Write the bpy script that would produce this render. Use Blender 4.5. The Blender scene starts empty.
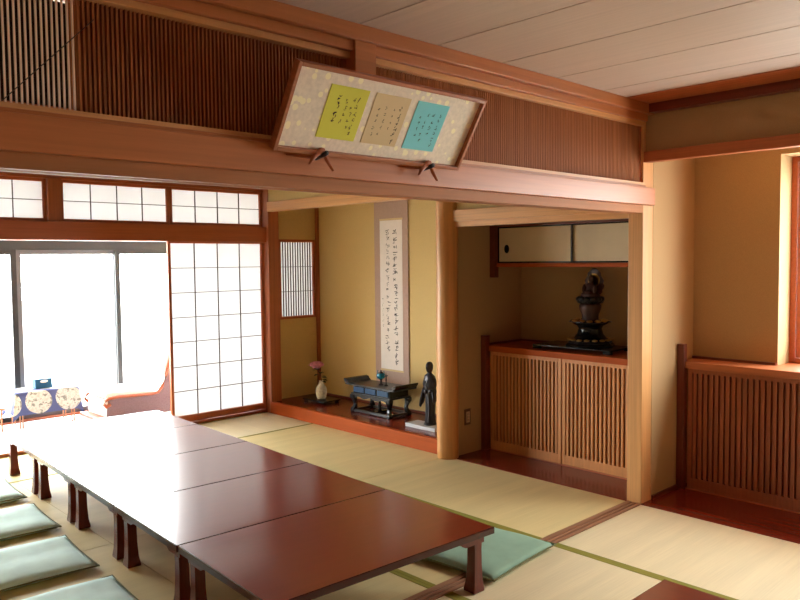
import bpy, bmesh, math, random
from mathutils import Vector, Matrix
C = bpy.context.scene.collection
PI = math.pi
random.seed(7)

# ------------------------------------------------------------------ materials
def srgb(r, g, b):
    f = lambda c: (c/255/12.92 if c/255 <= .04045 else ((c/255+.055)/1.055)**2.4)
    return (f(r), f(g), f(b), 1)

def newmat(name):
    m = bpy.data.materials.new(name); m.use_nodes = True
    nt = m.node_tree; nt.nodes.clear()
    out = nt.nodes.new('ShaderNodeOutputMaterial')
    return m, nt, out

def principled(name, col, rough=.5, metal=0, coat=0, spec=.5):
    m, nt, out = newmat(name)
    b = nt.nodes.new('ShaderNodeBsdfPrincipled')
    b.inputs['Base Color'].default_value = col
    b.inputs['Roughness'].default_value = rough
    b.inputs['Metallic'].default_value = metal
    b.inputs['Coat Weight'].default_value = coat
    b.inputs['Coat Roughness'].default_value = .11
    b.inputs['Specular IOR Level'].default_value = spec
    nt.links.new(b.outputs[0], out.inputs[0])
    return m, nt, b

def texcoord(nt, scale, kind='Object'):
    tc = nt.nodes.new('ShaderNodeTexCoord'); mp = nt.nodes.new('ShaderNodeMapping')
    mp.inputs['Scale'].default_value = scale
    nt.links.new(tc.outputs[kind], mp.inputs[0])
    return mp.outputs[0]

def noise(nt, vec, scale=1, detail=3, rough=.5):
    n = nt.nodes.new('ShaderNodeTexNoise'); n.inputs['Scale'].default_value = scale
    n.inputs['Detail'].default_value = detail; n.inputs['Roughness'].default_value = rough
    nt.links.new(vec, n.inputs['Vector']); return n.outputs['Fac']

def ramp(nt, fac, stops):
    r = nt.nodes.new('ShaderNodeValToRGB'); e = r.color_ramp.elements
    e[0].position, e[0].color = stops[0]; e[1].position, e[1].color = stops[-1]
    for p, c in stops[1:-1]:
        k = e.new(p); k.color = c
    nt.links.new(fac, r.inputs[0]); return r.outputs[0]

def bump(nt, b, h, strength=.2, dist=.002):
    n = nt.nodes.new('ShaderNodeBump'); n.inputs['Strength'].default_value = strength
    n.inputs['Distance'].default_value = dist
    nt.links.new(h, n.inputs['Height']); nt.links.new(n.outputs[0], b.inputs['Normal'])

def mul(c, k): return (c[0]*k, c[1]*k, c[2]*k, 1)

def wood(name, col, axis='x', rough=.45, coat=0, contrast=.25, spec=.5, fine=60, grain=True):
    m, nt, b = principled(name, col, rough, 0, coat, spec)
    s = {'x': (1.2, fine, fine), 'y': (fine, 1.2, fine), 'z': (fine, fine, 1.2)}[axis]
    v = texcoord(nt, s); n = noise(nt, v, 1, 4, .6)
    c = ramp(nt, n, [(.3, mul(col, 1-contrast)), (.7, mul(col, 1+contrast*.6))])
    nt.links.new(c, b.inputs['Base Color'])
    if grain: bump(nt, b, n, .08, .001)
    return m

def plaster(name, col, rough=.95):
    m, nt, b = principled(name, col, rough, spec=.15)
    v = texcoord(nt, (1, 1, 1)); n = noise(nt, v, 260, 3, .7)
    c = ramp(nt, n, [(.3, mul(col, .88)), (.7, mul(col, 1.1))])
    nt.links.new(c, b.inputs['Base Color']); bump(nt, b, n, .25, .001)
    return m

def cloth(name, col, rough=.9, var=.08, scale=9):
    m, nt, b = principled(name, col, rough, spec=.25)
    v = texcoord(nt, (1, 1, 1)); n = noise(nt, v, scale, 3)
    c = ramp(nt, n, [(.3, mul(col, 1-var)), (.7, mul(col, 1+var))])
    nt.links.new(c, b.inputs['Base Color'])
    w = noise(nt, v, 400, 2); bump(nt, b, w, .3, .001)
    return m

def paper(name, col, trans):
    m, nt, out = newmat(name)
    d = nt.nodes.new('ShaderNodeBsdfDiffuse'); d.inputs[0].default_value = col
    t = nt.nodes.new('ShaderNodeBsdfTranslucent'); t.inputs[0].default_value = mul(col, 1)
    mx = nt.nodes.new('ShaderNodeMixShader'); mx.inputs[0].default_value = trans
    nt.links.new(d.outputs[0], mx.inputs[1]); nt.links.new(t.outputs[0], mx.inputs[2])
    nt.links.new(mx.outputs[0], out.inputs[0]); return m

def glassmat(name):
    m, nt, out = newmat(name)
    t = nt.nodes.new('ShaderNodeBsdfTransparent'); t.inputs[0].default_value = (.95, .97, .96, 1)
    g = nt.nodes.new('ShaderNodeBsdfGlossy'); g.inputs['Roughness'].default_value = 0
    lw = nt.nodes.new('ShaderNodeLayerWeight'); lw.inputs['Blend'].default_value = .5
    pw = nt.nodes.new('ShaderNodeMath'); pw.operation = 'POWER'; pw.inputs[1].default_value = 5
    ma = nt.nodes.new('ShaderNodeMath'); ma.operation = 'MULTIPLY_ADD'; ma.inputs[1].default_value = .9; ma.inputs[2].default_value = .025
    nt.links.new(lw.outputs['Facing'], pw.inputs[0]); nt.links.new(pw.outputs[0], ma.inputs[0])
    mx = nt.nodes.new('ShaderNodeMixShader')
    nt.links.new(ma.outputs[0], mx.inputs[0]); nt.links.new(t.outputs[0], mx.inputs[1])
    nt.links.new(g.outputs[0], mx.inputs[2]); nt.links.new(mx.outputs[0], out.inputs[0]); return m

def tatami_mat(name, col):
    # woven rush: fine streaks along local X, faint cross ribs every few centimetres
    m, nt, b = principled(name, col, .55, spec=.3)
    v = texcoord(nt, (3, 190, 1)); n = noise(nt, v, 1, 3, .6)
    v2 = texcoord(nt, (.8, 9, 1)); n2 = noise(nt, v2, 1, 2, .5)
    ad = nt.nodes.new('ShaderNodeMath'); ad.operation = 'ADD'
    h = nt.nodes.new('ShaderNodeMath'); h.operation = 'MULTIPLY'; h.inputs[1].default_value = .5
    nt.links.new(n, ad.inputs[0]); nt.links.new(n2, ad.inputs[1]); nt.links.new(ad.outputs[0], h.inputs[0])
    c = ramp(nt, h.outputs[0], [(.35, mul(col, .9)), (.65, mul(col, 1.07))])
    nt.links.new(c, b.inputs['Base Color']); bump(nt, b, n, .3, .001)
    return m

M = {}
HIN = srgb(212, 156, 98)
for a in 'xyz':
    M['hinoki_'+a] = wood('pale cypress '+a, HIN, a, .38, contrast=.16)
    M['cedar_'+a] = wood('red cedar '+a, srgb(178, 100, 58), a, .42, contrast=.2)
    M['dark_'+a] = wood('dark red wood '+a, srgb(112, 48, 30), a, .35, contrast=.25)
M['sill_wood'] = wood('worn sill wood', srgb(112, 70, 46), 'x', .5, contrast=.15)
M['sill_ridge'] = wood('pale worn sill ridge', srgb(160, 112, 80), 'x', .5, contrast=.15)
M['log'] = wood('peeled log', srgb(206, 146, 86), 'z', .42, contrast=.2, fine=26)
M['beam'] = wood('beam wood', srgb(186, 114, 64), 'x', .4, contrast=.14, fine=40)
M['slat'] = wood('transom slat wood', srgb(164, 100, 56), 'z', .6, contrast=.3, spec=.2)
M['slat_lit'] = wood('transom slats toned as lit', srgb(240, 216, 194), 'z', .3, contrast=.1)  # same slats, light striking them put into a paler colour
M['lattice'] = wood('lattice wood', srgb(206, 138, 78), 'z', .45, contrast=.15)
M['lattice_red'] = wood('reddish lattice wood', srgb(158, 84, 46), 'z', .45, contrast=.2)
M['backing'] = wood('brown backing', srgb(120, 62, 34), 'z', .5, contrast=.2)
M['redframe'] = wood('red stained frame', srgb(186, 98, 54), 'x', .35, contrast=.15)
M['bar'] = principled('thin shoji bar', srgb(70, 50, 44), .6)[0]
M['lacquer_floor'] = wood('polished red floor', srgb(122, 36, 20), 'y', .24, 0, contrast=.12, fine=30, grain=False, spec=.35)
M['toko_front'] = wood('orange red sill', srgb(168, 76, 24), 'y', .6, .0, contrast=.15, fine=30, spec=.15)
M['board_floor'] = wood('polished dark boards', srgb(120, 42, 24), 'y', .2, .0, contrast=.2, fine=30, grain=False, spec=.4)
M['plaster'] = plaster('ochre sand plaster', srgb(218, 190, 132))
M['plaster_shade'] = plaster('ochre sand plaster toned as shaded', srgb(178, 148, 108))  # the ochre plaster with alcove shade put into its colour
M['plaster_pale'] = plaster('cream plaster', srgb(236, 224, 196))
M['ceiling'] = wood('pale ceiling boards', srgb(206, 186, 170), 'y', .55, contrast=.07, fine=90)
M['gap'] = principled('dark joint', srgb(60, 40, 28), .9)[0]
M['deck'] = principled('ceiling boards toned as shaded', srgb(34, 22, 16), 1, 0, 0, 0)[0]  # back room ceiling, its shade put into the dark colour
M['tatami'] = tatami_mat('golden woven rush', srgb(222, 200, 144))
M['tatami_sheen'] = tatami_mat('woven rush with painted sheen', srgb(226, 208, 168))  # same rush, sheen from the viewing angle put into the colour
M['heri'] = cloth('olive cloth border', srgb(140, 130, 52), .85, .06)
M['table'] = wood('polished table top', srgb(120, 44, 24), 'x', .28, .5, contrast=.07, fine=30, grain=False, spec=.3)
M['table_edge_shade'] = principled('edge dark as joint shade', srgb(62, 24, 16), .25)[0]
M['table_leg'] = wood('table leg wood', srgb(100, 36, 22), 'z', .22, .2, contrast=.2)
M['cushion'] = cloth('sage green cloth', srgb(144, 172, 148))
M['cushion_lit'] = cloth('green cloth toned as window lit', srgb(222, 246, 238))  # green cloth with window light put into its colour
M['cushion_side'] = cloth('olive cushion edge', srgb(112, 112, 74))
M['shoji'] = paper('shoji paper', (.74, .74, .75, 1), .42)
M['glass'] = glassmat('window glass')
M['alu'] = principled('grey aluminium', srgb(104, 104, 110), .5, .3)[0]
M['alu_dark'] = principled('dark aluminium', srgb(36, 38, 44), .5, .1)[0]
M['rail'] = principled('pale metal track', srgb(210, 200, 190), .35, .5)[0]
M['black'] = principled('black lacquer', srgb(16, 15, 17), .25, 0, .1, .35)[0]
M['black_sheen'] = principled('worn black lacquer', srgb(26, 22, 24), .32, 0, .1, .35)[0]
M['blue_panel'] = principled('blue green enamel', srgb(14, 62, 104), .35, .0, .0, .3)[0]
M['blue_glaze'] = principled('turquoise glaze', srgb(30, 120, 150), .25, 0, .5)[0]
M['bronze'] = principled('dark bronze', srgb(50, 46, 50), .36, .5)[0]
M['stone'] = principled('pale grey slab', srgb(190, 190, 192), .5)[0]
M['gilt'] = principled('worn gilding', srgb(196, 150, 80), .4, .7)[0]
M['statue_wood'] = wood('dark statue wood', srgb(66, 34, 24), 'z', .5)
M['vase'] = cloth('crackled celadon', srgb(240, 238, 226), .35, .2, 40)
M['petal'] = cloth('pink petals', srgb(236, 164, 186), .7, .2, 30)
M['leaf'] = cloth('dark leaf', srgb(50, 70, 36), .6, .2, 30)
M['stem'] = principled('brown stem', srgb(110, 60, 46), .6)[0]
M['mount'] = cloth('mauve silk mount', srgb(190, 162, 148), .8, .04, 60)
M['scroll_paper'] = cloth('scroll paper', srgb(242, 234, 228), .85, .02, 20)
M['ink'] = principled('ink', srgb(40, 36, 38), .8)[0]
M['card_yellow'] = cloth('yellow green card', srgb(222, 222, 84), .7, .02)
M['card_beige'] = cloth('tan card', srgb(222, 200, 154), .7, .03)
M['card_teal'] = cloth('teal card', srgb(128, 214, 222), .7, .02)
M['plaque_frame'] = wood('plaque frame wood', srgb(172, 104, 66), 'x', .35, .2)
M['plastic_tan'] = principled('tan plastic', srgb(104, 78, 54), .5)[0]
M['plastic_pale'] = principled('pale plastic', srgb(214, 190, 160), .5)[0]
M['fusuma'] = cloth('ivory door paper', srgb(214, 196, 164), .85, .03)
M['chairwood'] = wood('orange bentwood', srgb(150, 70, 36), 'x', .3, .1)
M['chaircloth'] = cloth('cream upholstery', srgb(236, 228, 220), .9, .04)
M['cane'] = cloth('grey mauve cane', srgb(112, 88, 92), .8, .2, 120)
M['bamboo'] = principled('bamboo leg', srgb(186, 130, 96), .5)[0]
M['bluebox'] = principled('blue card box', srgb(20, 90, 130), .5)[0]
M['tissue'] = principled('white tissue', srgb(240, 240, 240), .9)[0]
M['gravel'] = cloth('pale gravel', srgb(190, 186, 178), .95, .15, 30)
M['cord'] = principled('dark cord', srgb(40, 24, 18), .8)[0]

def gold_fleck():
    col = srgb(238, 226, 204)
    m, nt, b = principled('flecked mat board', col, .6, spec=.4)
    v = texcoord(nt, (1, 1, 1)); vo = nt.nodes.new('ShaderNodeTexVoronoi'); vo.inputs['Scale'].default_value = 25
    nt.links.new(v, vo.inputs['Vector'])
    n2 = noise(nt, v, 60, 2)
    c1 = ramp(nt, n2, [(.35, mul(col, .93)), (.65, mul(col, 1.05))])
    lt = nt.nodes.new('ShaderNodeMath'); lt.operation = 'LESS_THAN'; lt.inputs[1].default_value = .3
    nt.links.new(vo.outputs['Distance'], lt.inputs[0])
    mx = nt.nodes.new('ShaderNodeMix'); mx.data_type = 'RGBA'
    nt.links.new(lt.outputs[0], mx.inputs[0]); nt.links.new(c1, mx.inputs[6]); mx.inputs[7].default_value = srgb(255, 246, 206)
    nt.links.new(mx.outputs[2], b.inputs['Base Color'])
    return m
M['fleck'] = gold_fleck()

def circle_cloth():
    m, nt, b = principled('blue cloth with pale roundels', srgb(84, 92, 138), .9, spec=.2)
    tc = nt.nodes.new('ShaderNodeTexCoord'); sp = nt.nodes.new('ShaderNodeSeparateXYZ')
    nt.links.new(tc.outputs['Object'], sp.inputs[0])
    def mth(op, a, v=None, w=None):
        k = nt.nodes.new('ShaderNodeMath'); k.operation = op
        nt.links.new(a, k.inputs[0])
        if isinstance(v, float): k.inputs[1].default_value = v
        elif v is not None: nt.links.new(v, k.inputs[1])
        if w is not None: k.inputs[2].default_value = w
        return k.outputs[0]
    ax = mth('ADD', sp.outputs['X'], sp.outputs['Y'])
    px = mth('PINGPONG', mth('ADD', ax, .0), .135)          # 0 at each roundel centre, every 27 cm
    pz = mth('ADD', sp.outputs['Z'], -.245)
    d = mth('SQRT', mth('ADD', mth('MULTIPLY', px, px), mth('MULTIPLY', pz, pz)))
    ins = mth('LESS_THAN', d, .118)
    v = texcoord(nt, (1, 1, 1)); n = noise(nt, v, 26, 3, .6)
    c = ramp(nt, n, [(.40, srgb(128, 130, 128)), (.5, srgb(206, 204, 202)), (.62, srgb(184, 178, 174))])
    mx = nt.nodes.new('ShaderNodeMix'); mx.data_type = 'RGBA'
    nt.links.new(ins, mx.inputs[0]); mx.inputs[6].default_value = srgb(84, 92, 138); nt.links.new(c, mx.inputs[7])
    nt.links.new(mx.outputs[2], b.inputs['Base Color'])
    return m
M['roundel'] = circle_cloth()

# ------------------------------------------------------------------ geometry
OFF = {}
class MB:
    def __init__(s): s.bm = bmesh.new()
    def box(s, x0, y0, z0, x1, y1, z1):
        v = [s.bm.verts.new(p) for p in [(x0,y0,z0),(x1,y0,z0),(x1,y1,z0),(x0,y1,z0),(x0,y0,z1),(x1,y0,z1),(x1,y1,z1),(x0,y1,z1)]]
        for f in [(3,2,1,0),(4,5,6,7),(0,1,5,4),(1,2,6,5),(2,3,7,6),(3,0,4,7)]: s.bm.faces.new([v[i] for i in f])
        return s
    def prism(s, poly, axis, a, b):
        """extrude a 2D polygon along axis: (u,v) are the other two axes in xyz order"""
        def P(u, v, w): return {'x': (w,u,v), 'y': (u,w,v), 'z': (u,v,w)}[axis]
        A = [s.bm.verts.new(P(u,v,a)) for u,v in poly]; B = [s.bm.verts.new(P(u,v,b)) for u,v in poly]
        n = len(poly)
        s.bm.faces.new(A[::-1]); s.bm.faces.new(B)
        for i in range(n): s.bm.faces.new([A[i], A[(i+1)%n], B[(i+1)%n], B[i]])
        return s
    def loft(s, rings, cap=True):
        R = [[s.bm.verts.new(p) for p in r] for r in rings]; n = len(R[0])
        for a, b in zip(R, R[1:]):
            for i in range(n): s.bm.faces.new([a[i], a[(i+1)%n], b[(i+1)%n], b[i]])
        if cap: s.bm.faces.new(R[0][::-1]); s.bm.faces.new(R[-1])
        return s
    def lathe(s, prof, c, n=20, sx=1, sy=1):
        return s.loft([[(c[0]+r*sx*math.cos(2*PI*i/n), c[1]+r*sy*math.sin(2*PI*i/n), c[2]+z) for i in range(n)] for r, z in prof])
    def tube(s, pts, r, n=8, r2=None, flat=1):
        pts = [Vector(p) for p in pts]; rings = []
        for i, p in enumerate(pts):
            t = (pts[min(i+1, len(pts)-1)]-pts[max(i-1, 0)]).normalized()
            u = t.cross(Vector((0,0,1)) if abs(t.z) < .9 else Vector((1,0,0))).normalized(); w = t.cross(u)
            k = r if r2 is None else r+(r2-r)*i/(len(pts)-1)
            rings.append([tuple(p+u*k*math.cos(2*PI*j/n)+w*k*flat*math.sin(2*PI*j/n)) for j in range(n)])
        return s.loft(rings)
    def ball(s, c, rx, ry=None, rz=None, n=14):
        ry = ry or rx; rz = rz or rx
        prof = [(max(1e-3, math.sin(PI*k/10)), -math.cos(PI*k/10)) for k in range(11)]
        return s.loft([[(c[0]+rx*r*math.cos(2*PI*i/n), c[1]+ry*r*math.sin(2*PI*i/n), c[2]+rz*z) for i in range(n)] for r, z in prof])
    def quad(s, pts):
        s.bm.faces.new([s.bm.verts.new(p) for p in pts]); return s
    def build(s, name, mat, parent=None, bevel=0, smooth=False, seg=2, sub=0):
        bmesh.ops.recalc_face_normals(s.bm, faces=s.bm.faces)
        me = bpy.data.meshes.new(name)
        off = OFF.get(parent.name, Vector()) if parent else Vector()
        if off.length: bmesh.ops.translate(s.bm, verts=s.bm.verts, vec=-off)
        s.bm.to_mesh(me); s.bm.free()
        me.materials.append(M[mat] if isinstance(mat, str) else mat)
        o = bpy.data.objects.new(name, me); C.objects.link(o)
        if parent: o.parent = parent; OFF[o.name] = off
        if smooth:
            for p in me.polygons: p.use_smooth = True
        if bevel:
            b = o.modifiers.new('edge', 'BEVEL'); b.width = bevel; b.segments = seg; b.limit_method = 'ANGLE'
        if sub:
            b = o.modifiers.new('soft', 'SUBSURF'); b.levels = sub; b.render_levels = sub
        return o

def tag(o, label=None, cat=None, group=None, kind=None):
    if label: o['label'] = label
    if cat: o['category'] = cat
    if group: o['group'] = group
    if kind: o['kind'] = kind
    return o

def thing(name, loc, label, cat, group=None, kind=None, local=False, rz=0):
    o = bpy.data.objects.new(name, None); C.objects.link(o); o.empty_display_size = .1
    o.location = loc; o.rotation_euler.z = rz
    OFF[o.name] = Vector() if local else Vector(loc)
    return tag(o, label, cat, group, kind)

def struct(name, mb, mat, label, cat, bevel=0, smooth=False):
    return tag(mb.build(name, mat, None, bevel, smooth), label, cat, None, 'structure')

def dup(root, loc, rz=0, label=None, group=None):
    r = root.copy(); C.objects.link(r); r.location = loc; r.rotation_euler.z = rz
    if label: r['label'] = label
    if group: r['group'] = group
    for ch in list(root.children):
        c = ch.copy(); C.objects.link(c); c.parent = r
        for g in list(ch.children):
            d = g.copy(); C.objects.link(d); d.parent = c
    return r

def B(*a): return MB().box(*a)

# ------------------------------------------------------------------ setting: shell
XL, YB, YF, ZC = -5.0, -4.6, 4.14, 2.45
struct('floor', B(XL, YB, -.12, 1.0, 4.26, -.056), 'gap', 'wooden subfloor under the straw mats', 'floor')
# ceiling boards running into the room, dark joints between them
mb = MB()
x = -.98
xs = [-5.0+.01]
k = -.10-.44*11
edges = [0.0, -.29] + [-.98-.44*i+.0 for i in range(-1, 10)]
edges = sorted(set([round(e, 3) for e in edges if e > XL]+[XL]))
for a, b in zip(edges, edges[1:]): mb.box(a+.0045, YB, ZC, b-.0045, -.02, ZC+.012)
cl = struct('ceiling', mb, 'ceiling', 'pale boarded ceiling of the front room with thin dark joints', 'ceiling')
struct('ceiling.001', B(XL, YB, ZC+.012, 1.1, 5.9, ZC+.1), 'deck', 'shade-darkened ceiling deck above the boards and over the back room', 'ceiling')
# front room walls
mb = MB()
mb.box(.03, -3.0, 2.17, .13, -.0, ZC+.01).box(.0, YB, 0, .13, -3.0, ZC+.01)
struct('wall_right', mb, 'plaster_shade', 'shade-toned plaster wall band above the window alcove of the front room', 'wall')
mb = MB()
WY0, WY1, WZ0, WZ1 = -2.5, -.545, .80, 2.16
mb.box(.69, WY1, .0, 1.0, .0, 2.4).box(.69, -3.1, .0, 1.0, WY0, 2.4).box(.69, WY0, 0, 1.0, WY1, WZ0).box(.69, WY0, WZ1, 1.0, WY1, 2.4)
struct('wall_alcove', mb, 'plaster_shade', 'shade-toned plaster wall at the back of the front alcove beside its window', 'wall')
struct('ceiling_alcove', B(.13, -3.1, 2.3, .69, 0, 2.36), 'hinoki_y', 'low board ceiling inside the front alcove', 'ceiling')
struct('wall_alcove_end', B(.13, -3.1, 0, .69, -3.0, 2.3), 'plaster_shade', 'plaster end wall of the front alcove', 'wall')
struct('wall_partition', B(.125, 0.0, 0, .95, .10, ZC), 'plaster_shade', 'ochre plaster wall between the shelf recess and the front alcove, beside the square post', 'wall')
mb = MB()
mb.box(XL-.1, YB, 0, XL, 5.6, ZC)
struct('wall_left', mb, 'plaster', 'ochre plaster wall on the far side of both rooms', 'wall')
struct('wall_back', B(XL, YB-.1, 0, .13, YB, ZC), 'dark_z', 'unseen wall behind the front room, darkened to cut bounce light', 'wall')  # wall out of view, given dark wood to hold down bounce light
struct('wall_bounce_blocker', B(XL, YB, 0, XL+.02, -.06, ZC), 'dark_z', 'unseen dark panel added on the far side of the front room to cut bounce light', 'wall')  # dark sheet added over the unseen plaster to hold down bounce light

# back room: wall with transom windows and the decorative alcove walls
struct('wall_far', MB().box(XL, YF, 2.27, .14, 4.24, ZC).box(XL, YF, 0, -3.6, 4.24, 2.27), 'plaster', 'ochre plaster above the transom windows of the back room', 'wall')
mb = MB()
sx0, sx1, sz0, sz1 = .185, .65, .93, 1.755
mb.box(.14, YF, 0, sx0, 4.24, ZC).box(sx1, YF, 0, 1.0, 4.24, ZC).box(sx0, YF, 0, sx1, 4.24, sz0).box(sx0, YF, sz1, sx1, 4.24, ZC)
struct('wall_tokonoma_end', mb, 'plaster', 'ochre plaster end wall of the scroll alcove around the small slatted window', 'wall')
struct('wall_tokonoma', B(.68, 1.62, 0, .78, YF, ZC), 'plaster', 'ochre plaster wall behind the hanging scroll', 'wall')
struct('wall_divider', B(.06, 1.58, 0, .87, 1.66, ZC), 'plaster_shade', 'shade-toned plaster wall with the outlet beside the shelf recess', 'wall')
struct('wall_recess', B(.87, .1, 0, .95, 1.66, ZC), 'plaster_shade', 'plaster wall at the back of the shelf recess', 'wall')
struct('wall_recess_top', B(.02, .1, 1.9, .08, 1.6, ZC), 'plaster', 'yellow plaster above the lintel of the shelf recess', 'wall')
struct('ceiling_recess', B(.02, .1, 1.80, .87, 1.58, 1.815), 'dark_y', 'dark board ceiling of the shelf recess', 'ceiling')
struct('wall_tokonoma_top', B(.02, 1.64, 2.12, .08, 4.06, ZC), 'plaster', 'yellow plaster above the lintel of the scroll alcove', 'wall')
struct('trim_1', B(0, 1.64, 2.025, .09, 4.06, 2.12), 'hinoki_y', 'pale lintel beam across the top of the scroll alcove', 'trim', .003)
mb = B(-.02, .10, 1.818, .07, 1.635, 1.905)
struct('trim_2', mb, 'hinoki_y', 'thick pale lintel beam above the shelf recess', 'trim', .004)
struct('trim_3', B(0, .10, 1.777, .05, 1.60, 1.818), 'hinoki_y', 'slim pale rail under the shelf recess lintel', 'trim', .002)
# posts
struct('trim_4', B(0, 0, -.03, .125, .098, ZC), 'hinoki_z', 'square pale post where the two rooms meet', 'post', .004)
struct('trim_5', B(.012, 4.06, -.03, .14, 4.24, 2.3), 'cedar_z', 'reddish corner post between paper screen and scroll alcove', 'post', .004)
struct('trim_6', B(.655, 4.10, .11, .69, 4.14, ZC), 'cedar_z', 'thin reddish corner strip inside the scroll alcove', 'trim')
# alcove log pillar
mb = MB(); rings = []
for kz in range(31):
    z = -.02+kz*(ZC+.02)/30; ring = []
    for i in range(22):
        a = 2*PI*i/22
        sq = 1/max(abs(math.cos(a-.72)), abs(math.sin(a-.72)))
        r = .094*min(1.1, .9+.16*(sq-1))+.0022*math.sin(3*a+z*2.3)+.0016*math.sin(z*9+a*2)+random.uniform(-.0007, .0007)
        ring.append((.0+r*math.cos(a), 1.625+r*math.sin(a), z))
    rings.append(ring)
mb.loft(rings)
struct('trim_7', mb, 'log', 'round peeled log pillar beside the scroll alcove', 'pillar', smooth=True)
# raised floor of the scroll alcove
tk = thing('trim_8', (.0, 2.9, 0), 'raised polished red floor of the scroll alcove with orange front sill', 'alcove floor', kind='structure')
B(.045, 1.66, 0, .68, YF, .108).build('floor_board', 'lacquer_floor', tk, .002)
B(-.0, 1.70, -.03, .045, 4.06, .114).build('front_sill', 'toko_front', tk, .004)
B(.66, 1.66, .108, .68, YF, .125).build('edge_strip', 'dark_y', tk)
struct('trim_9', B(-.0, .10, -.05, .87, 1.58, .004), 'board_floor', 'polished dark red floor board in front of the shelf recess cabinet', 'floor board')
struct('trim_10', B(.0, -3.0, -.05, .69, -.0, .004), 'board_floor', 'polished dark red floor board in front of the window alcove cabinet', 'floor board')
struct('baseboard_right', B(.13, -.014, .004, .485, .0, .03), 'dark_x', 'dark skirting under the plaster beside the square post', 'baseboard')

# ---- beam between the rooms
struct('trim_11', MB().box(XL, -.035, 1.85, .085, 0, 1.955).box(XL, -.018, 1.955, .0, 0, 1.97), 'beam', 'long pale tie beam across the opening between the rooms', 'beam', .003)
M['kamoi'] = wood('matt rail wood', srgb(172, 112, 66), 'x', .6, contrast=.14, fine=40, spec=.25)
mb = MB(); mb.box(XL, 0, 1.803, 0, .03, 1.97).box(XL, .03, 1.815, 0, .045, 1.97).box(XL, .045, 1.803, 0, .055, 1.97).box(XL, .055, 1.815, 0, .07, 1.97).box(XL, .07, 1.803, 0, .098, 1.97)
struct('trim_12', mb, 'kamoi', 'grooved head rail under the tie beam for sliding doors', 'beam')
struct('trim_14', MB().box(XL, -.012, 1.97, .0, .098, 1.985), 'hinoki_x', 'sill rail under the slatted transoms', 'trim')
struct('trim_15', MB().box(XL, -.008, 2.325, -2.31, .09, 2.35).box(-2.20, -.008, 2.325, 0, .09, 2.35), 'hinoki_x', 'pale head rail over the slatted transoms', 'trim', .002)
struct('trim_16', MB().box(XL, -.028, 2.35, 0, .098, 2.39), 'beam', 'upper beam above the slatted transoms', 'beam', .003)
struct('trim_17', MB().box(XL, -.055, 2.39, .03, .098, ZC), 'beam', 'moulding where the slatted wall meets the ceiling', 'trim', .004)
struct('trim_18', B(-2.315, -.04, 1.97, -2.205, .098, 2.41), 'beam', 'short post between the two slatted transoms', 'post', .003)
struct('trim_19', B(-.04, -3.0, 2.395, .03, -.02, ZC), 'dark_y', 'dark moulding under the ceiling above the window alcove', 'trim', .003)
struct('trim_20', B(-.29, YB, ZC-.004, -.0, -.055, ZC), 'cedar_y', 'reddish strip on the ceiling along the alcove', 'trim')  # thin reddish strip along the alcove edge of the ceiling
struct('trim_21', MB().box(.0, -3.0, 2.108, .06, -.0, 2.172), 'cedar_y', 'reddish lintel above the window alcove', 'trim', .003)

def transom(x0, x1, label, pitch=.0148, wdt=.0068, y0=.02, sm='slat', ends=(1, 1), dep=.016, back=False):
    t = thing('slatted_transom', ((x0+x1)/2, .04, 1.985), label, 'transom')
    mb = MB(); n = int((x1-x0-.03)/pitch)
    for i in range(n+1):
        x = x0+.015+i*(x1-x0-.03-wdt)/n; mb.box(x, y0, 1.984, x+wdt, y0+dep, 2.3255)
    mb.build('slats', sm, t)
    mb = MB()
    if ends[0]: mb.box(x0, y0-.004, 1.985, x0+.014, y0+.03, 2.325)
    if ends[1]: mb.box(x1-.014, y0-.004, 1.985, x1, y0+.03, 2.325)
    mb.box(x0+.014, y0+dep, 1.985, x1-.014, y0+dep+.01, 1.997).box(x0+.014, y0+dep, 2.313, x1-.014, y0+dep+.01, 2.325)
    mb.build('frame', 'cedar_x', t)
    if back:
        mb = MB(); n = int((x1-x0)/.0165)
        for i in range(n): mb.box(x0+.002+i*.0165, y0+dep+.012, 1.985, x0+.015+i*.0165, y0+dep+.022, 2.325)
        mb.build('rear_slats', 'slat', t)
    return t
transom(-4.99, -3.352, 'slatted wooden transom at the end with the dark diagonal cord across it', sm='slat_lit', ends=(1, 0), dep=.008, wdt=.0044)
transom(-3.37, -2.316, 'slatted wooden transom between the corded one and the short post', ends=(0, 1), back=True)
transom(-2.204, -.0005, 'long slatted wooden transom between the short post and the square post')

tag(MB().tube([(-3.60+.29*i/12, .01-.0, 1.965+.305*i/12) for i in range(13)], .0016, 6).build('pull_cord', 'cord'), 'thin dark cord running diagonally across the slatted transom', 'cord')

# ---- floor threshold between the rooms
t = tag(MB().box(XL, 0.002, -.05, 0, .092, .0).build('trim_22', 'sill_wood'), 'grooved reddish floor sill between the two rooms', 'sill', None, 'structure')
mb = MB()
for a, b in ((.002, .022), (.036, .05), (.064, .092)): mb.box(XL, a, 0, 0, b, .006)
mb.build('track_ridge', 'sill_ridge', t)

# ---- straw mats
def mat(x0, y0, x1, y1, along, label, sides=(-1, 1), m='tatami'):
    """along 'y': long side and cloth borders follow Y, rush follows X"""
    L = abs(y1-y0) if along == 'y' else abs(x1-x0); W = abs(x1-x0) if along == 'y' else abs(y1-y0)
    t = thing('tatami_mat', ((x0+x1)/2, (y0+y1)/2, 0), label, 'straw mat', 'tatami mats on the floor', local=True, rz=0 if along == 'y' else PI/2)
    w, l = W/2-.0008, L/2-.0008
    B(-w, -l, -.05, w, l, 0).build('rush_surface', m, t, .002)
    for s in sides:
        B(min(s*w, s*(w-.026)), -l, -.0, max(s*w, s*(w-.026)), l, .0016).build('cloth_border', 'heri', t)
    return t
P = .885
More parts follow.
